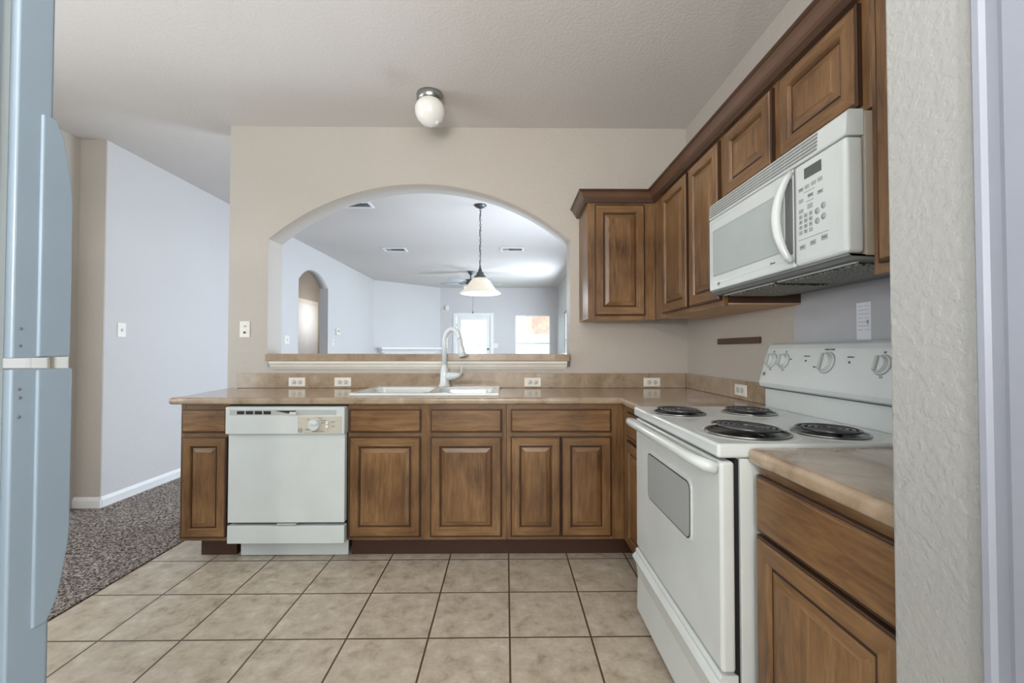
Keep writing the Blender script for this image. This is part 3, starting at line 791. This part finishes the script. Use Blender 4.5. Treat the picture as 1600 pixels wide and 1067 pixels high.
# backguard
prof = [(1.128, .9232), (1.128, 1.005), (1.104, 1.014), (1.100, 1.030), (1.108, 1.058), (1.143, 1.176), (1.152, 1.192), (1.168, 1.200), (1.22, 1.200), (1.245, 1.19), (1.245, .9232)]
bg_ = obj('backguard', B().prism([(x, z) for x, z in prof], 1, YN, YFR-.004, .002), 'appliance_white', t)
obj('backguard_seam', B().box((1.1265, YN+.002, 1.003), (1.1275, YFR-.008, 1.008)), 'dark_gap', bg_)
vv = Vector((.035, 0, .118)).normalized(); uu = Vector((0, -1, 0)); ww = uu.cross(vv)
O = Vector((1.108, 0, 1.058))
fr_bg = Matrix(((uu.x, vv.x, ww.x, O.x), (uu.y, vv.y, ww.y, O.y), (uu.z, vv.z, ww.z, O.z), (0, 0, 0, 1)))
bmk = bmesh.new()
def addb(q):
    me = bpy.data.meshes.new('q'); q.to_mesh(me); q.free(); bmk.from_mesh(me); bpy.data.meshes.remove(me)
for i, (y, r) in enumerate(((1.845, .027), (1.763, .027), (1.528, .034), (1.299, .027), (1.217, .027))):
    u, v = -y, .070
    k = obj('knob', B(fr_bg).lathe((u, v, .0005), [(r+.004, 0), (r+.003, .004), (r, .005), (r*.93, .015), (r*.86, .018), (0, .018)], seg=28), 'appliance_white', bg_)
    kg = B(fr_bg); kg.box((u-.0055, v-r*.88, .017), (u+.0055, v+r*.88, .027), .003); obj('knob_grip', kg, 'appliance_grey', k)
    kr = B(fr_bg); kr.tube([(u+(r+.004)*math.cos(a*PI/14), v+(r+.004)*math.sin(a*PI/14), .001) for a in range(28)], .0024, seg=6, closed=True); obj('knob_ring', kr, 'button_grey', k)
    if r < .03:
        addb(text_bm('HI', .009, fr_bg, u, v+r+.012, .0008)); addb(text_bm('LO', .009, fr_bg, u+.008, v-r-.012, .0008)); addb(text_bm('OFF', .008, fr_bg, u+r+.012, v+.008, .0008))
    else: addb(text_bm('OVEN TEMP', .009, fr_bg, u, v+r+.014, .0008)); addb(text_bm('BROIL', .007, fr_bg, u-r-.016, v-.018, .0008))
for y, s in ((1.635, 'OVEN ON'), (1.425, 'SURFACE')):
    addb(text_bm(s, .007, fr_bg, -y, .092, .0008)); addb(B(fr_bg).lathe((-y, .074, 0), [(.004, 0), (.004, .002), (0, .002)], seg=12).done())
obj('backguard_lettering', bmk, 'mark_grey', bg_)
emblem(fr_bg, -1.872, .010, .001, .008, bg_)
# burners
for (x, y, r, pan, lift, turns) in ((.672, 1.700, .080, .098, .002, 4), (.950, 1.705, .080, .098, .002, 4), (.715, 1.298, .093, .117, .007, 5), (.955, 1.285, .083, .100, .002, 4)):
    br = obj('burner', B().lathe((x, y, .9237), [(pan, 0), (pan-.001, .0030), (pan-.007, .0040), (pan-.011, .0010), (r*.9, .0004), (0, .0004)], seg=48), 'drip_pan', t)
    obj('burner_ring', B().tube([(x+(pan-.003)*math.cos(a*PI/24), y+(pan-.003)*math.sin(a*PI/24), .9262) for a in range(48)], .0028, seg=8, closed=True), 'nickel', br)
    pts = []; N = turns*30
    for k in range(N+1):
        a = 2*PI*k/30 + 2.6; rr = .020 + (r-.020)*k/N
        tilt = (lift*.7)*(-math.cos(a))*rr/r
        pts.append((x+rr*math.cos(a), y+rr*math.sin(a), .9345+lift+tilt))
    obj('coil', B().tube(pts, .0044, seg=8), 'black_coil', br)
    sb = B()
    for k in range(3):
        a = k*2*PI/3+.5; sb.tube([(x+.01*math.cos(a), y+.01*math.sin(a), .9275+lift*.5), (x+r*.97*math.cos(a), y+r*.97*math.sin(a), .9275+lift*.5)], .0016, seg=6)
    obj('coil_support', sb, 'dark_metal', br)
    rim = obj('burner_well', B().lathe((x, y, .9234), [(pan+.026, 0), (pan+.020, .0022), (pan+.012, .0006), (pan+.002, .0004), (pan+.001, 0)], seg=48), 'appliance_white', ct)

# ------------------------------------------------------------------ refrigerator (faces the sink; its right side is beside the camera)
XG = -.74
t = thing('refrigerator', 'tall white top-freezer refrigerator at the left edge of the picture', 'refrigerator', (-1.12, .35, 0))
obj('cabinet', B().box((-1.50, .02, .03), (XG-.004, .645, 1.76), .01), 'fridge_white_daylit', t)
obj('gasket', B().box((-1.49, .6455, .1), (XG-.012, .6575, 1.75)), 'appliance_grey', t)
obj('base_grille', B().box((-1.49, .646, .03), (XG-.005, .715, .104), .004), 'fridge_white_daylit', t)
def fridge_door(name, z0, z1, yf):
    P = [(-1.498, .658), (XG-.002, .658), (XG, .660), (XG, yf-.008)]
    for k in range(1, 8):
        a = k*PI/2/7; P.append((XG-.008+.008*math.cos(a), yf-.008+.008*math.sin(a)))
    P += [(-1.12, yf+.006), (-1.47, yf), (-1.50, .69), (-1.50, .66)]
    return obj(name, B().prism(P, 2, z0, z1, .0015), 'fridge_white_daylit', t)
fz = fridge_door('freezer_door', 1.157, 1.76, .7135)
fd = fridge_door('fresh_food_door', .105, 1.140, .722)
def long_handle(z0, z1, flat_top, parent, wmax):
    # side silhouette in Y-Z, extruded in X, wrapping the door edge
    n = 14; P = []
    for k in range(n+1):
        s = k/n; z = z0+(z1-z0)*s
        tt_ = s if not flat_top else 1-s
        prot = wmax*min(1, (1-tt_)*3.2)**.55 if tt_ < 1 else 0
        P.append((.7131+prot, z))
    P = [(.692, z0)] + P + [(.692, z1)]
    obj('handle', B().prism(P, 0, XG-.045, XG+.004, .0035), 'fridge_white_daylit', parent, smooth=False)
long_handle(1.158, 1.545, False, fz, .029)
long_handle(.735, 1.139, True, fd, .034)
b = B(fr_left(XG))
for (yy, zz) in ((.6685, 1.176), (.6685, 1.202)): b.lathe((yy, zz, .0002), [(.0022, 0), (.0018, .0012), (0, .0014)], seg=12)
obj('edge_screws', b, 'mark_grey', fz)
b = B(fr_left(XG))
for (yy, zz) in ((.6685, 1.110), (.6695, 1.097), (.6685, 1.068)): b.lathe((yy, zz, .0002), [(.0024, 0), (.0018, .0012), (0, .0014)], seg=12)
obj('edge_screws', b, 'mark_grey', fd)
hg = obj('centre_hinge', B().box((-.86, .664, 1.1402), (-.80, .70, 1.1568), .002), 'bisque_panel', t)

# ------------------------------------------------------------------ ceiling light, pendant, fan, vents
t = thing('ceiling_light', 'flush ceiling light with brushed nickel base and white globe above the sink', 'ceiling light', (-.478, 2.655, CEIL))
c = (-.478, 2.655)
obj('base', B().lathe((c[0], c[1], CEIL-.001), [(0, 0), (.080, 0), (.082, -.012), (.079, -.046), (.070, -.050), (0, -.050)][::-1], seg=40), 'nickel', t)
obj('globe', B().lathe((c[0], c[1], CEIL-.05), [(.072, 0), (.086, -.02), (.092, -.045), (.088, -.075), (.072, -.108), (.045, -.132), (.018, -.143), (0, -.145)], seg=40), 'globe_glass', t)
t = thing('pendant_lamp', 'bell-shaped frosted glass pendant lamp on a chain seen through the arch', 'pendant lamp', (-.295, 4.70, CEIL))
x, y = -.295, 4.70
obj('canopy', B().lathe((x, y, CEIL-.001), [(0, -.035), (.02, -.034), (.05, -.02), (.068, -.004), (.068, 0), (0, 0)], seg=28), 'dark_metal', t)
b = B(); zz = CEIL-.035; k = 0
while zz > 2.065:
    a = (k % 2)*PI/2; ax, ay = math.cos(a), math.sin(a)
    b.tube([(x+ax*.008*math.cos(q*PI/5), y+ay*.008*math.cos(q*PI/5), zz-.016+.018*math.sin(q*PI/5)) for q in range(10)], .0028, seg=6, closed=True)
    zz -= .028; k += 1
obj('chain', b, 'dark_metal', t)
obj('cord', B().tube([(x+.008*math.sin(q*1.3), y+.006*math.cos(q*1.1), CEIL-.03-q*(CEIL-.03-2.05)/20) for q in range(21)], .003, seg=6), 'dark_metal', t)
obj('fitter', B().lathe((x, y, 0), [(0, 2.075), (.010, 2.07), (.012, 2.045), (.022, 2.035), (.018, 2.02), (.034, 2.01), (.042, 1.985), (.062, 1.965), (.068, 1.945), (0, 1.945)], seg=28), 'dark_metal', t)
obj('shade', B().lathe((x, y, 0), [(.062, 1.947), (.085, 1.935), (.115, 1.90), (.145, 1.855), (.172, 1.82), (.205, 1.795), (.222, 1.783), (.222, 1.776), (.20, 1.775), (.165, 1.788), (.11, 1.82), (.05, 1.85), (0, 1.86)], seg=44), 'shade_glass', t)
t = thing('ceiling_fan', 'five-bladed ceiling fan with light bowl in the living room behind the pendant', 'ceiling fan', (-.735, 8.70, CEIL))
x, y = -.735, 8.70
obj('canopy', B().lathe((x, y, 0), [(0, 2.665), (.02, 2.668), (.06, 2.72), (.068, CEIL-.001), (0, CEIL-.001)], seg=24), 'dark_metal', t)
obj('downrod', B().tube([(x, y, 2.67), (x, y, 2.575)], .012, seg=10), 'dark_metal', t)
obj('motor', B().lathe((x, y, 0), [(0, 2.585), (.05, 2.58), (.105, 2.57), (.115, 2.54), (.11, 2.50), (.08, 2.485), (.06, 2.46), (0, 2.46)], seg=28), 'dark_metal', t)
for k in range(5):
    a = k*2*PI/5+.35; ca, sa = math.cos(a), math.sin(a)
    bm = bmesh.new(); tl = .09
    def P(r, s, z): return (x+r*ca-s*sa, y+r*sa+s*ca, z+s*tl*1.4)
    outl = [(.18, -.05), (.30, -.062), (.60, -.07), (.64, -.05), (.655, 0), (.64, .05), (.60, .07), (.30, .062), (.18, .05)]
    v0 = [bm.verts.new(P(r, s, 2.508)) for r, s in outl]; v1 = [bm.verts.new(P(r, s, 2.515)) for r, s in outl]
    bm.faces.new(v0[::-1]); bm.faces.new(v1)
    for i in range(len(outl)): bm.faces.new((v0[i], v0[(i+1) % len(outl)], v1[(i+1) % len(outl)], v1[i]))
    bl = obj('blade', bm, 'fan_blade', t)
    bm = bmesh.new()
    q = [bm.verts.new(P(r, s, z)) for z in (2.502, 2.5075) for r, s in ((.09, -.018), (.24, -.03), (.24, .03), (.09, .018))]
    for f in ((3, 2, 1, 0), (4, 5, 6, 7), (0, 1, 5, 4), (1, 2, 6, 5), (2, 3, 7, 6), (3, 0, 4, 7)): bm.faces.new([q[i] for i in f])
    obj('blade_iron', bm, 'dark_metal', bl)
obj('light_bowl', B().lathe((x, y, 0), [(.07, 2.465), (.12, 2.455), (.145, 2.43), (.135, 2.40), (.10, 2.37), (.05, 2.35), (0, 2.345)], seg=32), 'shade_glass', t)
obj('pull_chain', B().tube([(x+.055, y-.13, 2.42), (x+.055, y-.13, 1.93)], .0035, seg=6), 'dark_metal', t)
obj('chain_bob', B().lathe((x+.055, y-.13, 1.885), [(0, 0), (.012, .004), (.014, .02), (.006, .045), (0, .046)], seg=12), 'dark_metal', t)
def vent(label, x, y, w, d):
    t = thing('ceiling_vent', label, 'vent', (x, y, CEIL), 'ceiling air vents')
    b = B()
    z0, z1 = CEIL-.014, CEIL-.0005
    b.box((x-w/2, y-d/2, z0), (x+w/2, y-d/2+.03, z1), .003); b.box((x-w/2, y+d/2-.03, z0), (x+w/2, y+d/2, z1), .003)
    b.box((x-w/2, y-d/2+.0301, z0), (x-w/2+.03, y+d/2-.0301, z1), .003); b.box((x+w/2-.03, y-d/2+.0301, z0), (x+w/2, y+d/2-.0301, z1), .003)
    obj('frame', b, 'trim_white', t)
    obj('backing', B().box((x-w/2+.031, y-d/2+.031, CEIL-.004), (x+w/2-.031, y+d/2-.031, CEIL-.0006)), 'vent_dark', t)
    for k in range(3):
        b = B(); a = x-w/2+.034+k*(w-.068)/3; c = a+(w-.068)/3-.008
        n = 6
        for i in range(n):
            yy = y-d/2+.038+i*(d-.076)/n; tilt = (-1, 1, 1)[k]*.004
            b.prism([(yy, CEIL-.012), (yy+.002, CEIL-.012), (yy+.012+tilt, CEIL-.0045), (yy+.010+tilt, CEIL-.0045)], 0, a, c)
        obj('louvre', b, 'trim_white', t)
vent('white ceiling vent left of the fan, above the living room', -1.755, 6.79, .36, .24)
vent('white ceiling vent right of the pendant chain', .075, 6.75, .36, .24)
vent('large white ceiling grille near the top left of the arch', -1.66, 4.68, .40, .20)

# ------------------------------------------------------------------ far end: fireplace mantel, glass door, windows
t = thing('fireplace_mantel', 'white mantel shelf on the angled wall of the living room', 'mantel', (-2.3, 10.3, 0))
obj('shelf', B(fr_diag).box((.10, 1.185, .001), (ln-.06, 1.225, .20), .006), 'trim_white', t)
b = B(fr_diag); b.prism([(1.10, .001), (1.10, .10), (1.14, .12), (1.16, .15), (1.184, .17), (1.184, .001)], 0, .14, ln-.10); obj('moulding', b, 'trim_white', t)
b = B(fr_diag); b.box((.22, .0, .001), (.42, 1.099, .09), .004); b.box((ln-.40, .0, .001), (ln-.2, 1.099, .09), .004); obj('pilasters', b, 'trim_white', t)
obj('frieze', B(fr_diag).box((.4205, .86, .001), (ln-.4005, 1.099, .07), .003), 'trim_white', t)
obj('firebox', B(fr_diag).box((.43, .008, .001), (ln-.41, .859, .02)), 'dark_gap', t)
FF = fr_back(11.0)
b = B(FF); b.box((-1.365, 0, .0005), (-1.285, 2.10, .02), .004); b.box((-.43, 0, .0005), (-.35, 2.10, .02), .004); b.box((-1.2845, 2.02, .0005), (-.4305, 2.10, .02), .004)
struct('trim_4', b, 'trim_white')
b = B(FF); z = -.055
b.box((-1.282, .01, z), (-1.165, 2.03, z+.045), .003); b.box((-.525, .01, z), (-.428, 2.03, z+.045), .003); b.box((-1.1645, 1.925, z), (-.5255, 2.03, z+.045), .003); b.box((-1.1645, .01, z), (-.5255, .25, z+.045), .003)
d = struct('door_2', b, 'trim_white')
obj('pane', B(FF).box((-1.1645, .2505, z+.02), (-.5255, 1.9245, z+.024)), 'window_glass', d)
obj('handle', B(FF).lathe((-.485, 1.19, z+.046), [(0, .05), (.02, .048), (.026, .035), (.02, .018), (.01, .01), (.01, 0), (0, 0)], seg=16), 'dark_metal', d)
b = B(FF)
for v in (1.75, .25): b.box((-1.285, v, z+.03), (-1.277, v+.09, z+.05))
obj('hinge', b, 'dark_metal', d)
def window(name, fr, u0, v0, u1, v1, mid):
    b = B(fr); w0, w1 = -.08, -.03; f = .035
    b.box((u0, v0, w0), (u0+f, v1, w1), .003); b.box((u1-f, v0, w0), (u1, v1, w1), .003); b.box((u0+f, v0, w0), (u1-f, v0+f, w1), .003); b.box((u0+f, v1-f, w0), (u1-f, v1, w1), .003)
    b.box((u0+f, mid-.018, w0), (u1-f, mid+.018, w1-.005), .003)
    w = struct(name, b, 'trim_white')
    obj('pane', B(fr).box((u0+f, v0+f, -.062), (u1-f, mid-.018, -.058)), 'window_glass', w)
    obj('pane', B(fr).box((u0+f, mid+.018, -.062), (u1-f, v1-f, -.058)), 'window_glass', w)
    obj('window_sill', B(fr).box((u0-.04, v0-.035, .0005), (u1+.04, v0-.0005, .04), .004), 'trim_white', w)
window('window_1', FF, .191, .951, 1.099, 2.059, 1.335)
window('window_2', fr_right(XR), -9.749, .901, -8.351, 2.019, 1.40)

# ------------------------------------------------------------------ garden beyond the glass
b = B(); b.box((-12, 11.2, -.1), (12, 30, -.02)); b.box((XR+.15, 3, -.1), (12, 11.2, -.02))
struct('ground_outside', b, 'grass')
b = B()
for i in range(60): b.box((-7+i*.25, 16.0, -.02), (-7+i*.25+.24, 16.03, 1.75))
b.box((-7, 16.031, .4), (8, 16.07, .5)); b.box((-7, 16.031, 1.3), (8, 16.07, 1.4))
tag(obj('garden_fence', b, 'fence_wood'), 'pale board fence across the garden behind the living room window', 'fence')
t = thing('neighbour_house', 'pale pink brick house wall outside the upper right of the far window', 'house', (3.4, 20, 0))
obj('wall', B().box((1.05, 18.6, -.02), (6.5, 24, 3.1)), 'brick_pale', t)
obj('roof', B().prism([(18.2, 3.101), (24.4, 3.101), (21.3, 4.6)], 0, .9, 6.8), 'wood_dark', t)
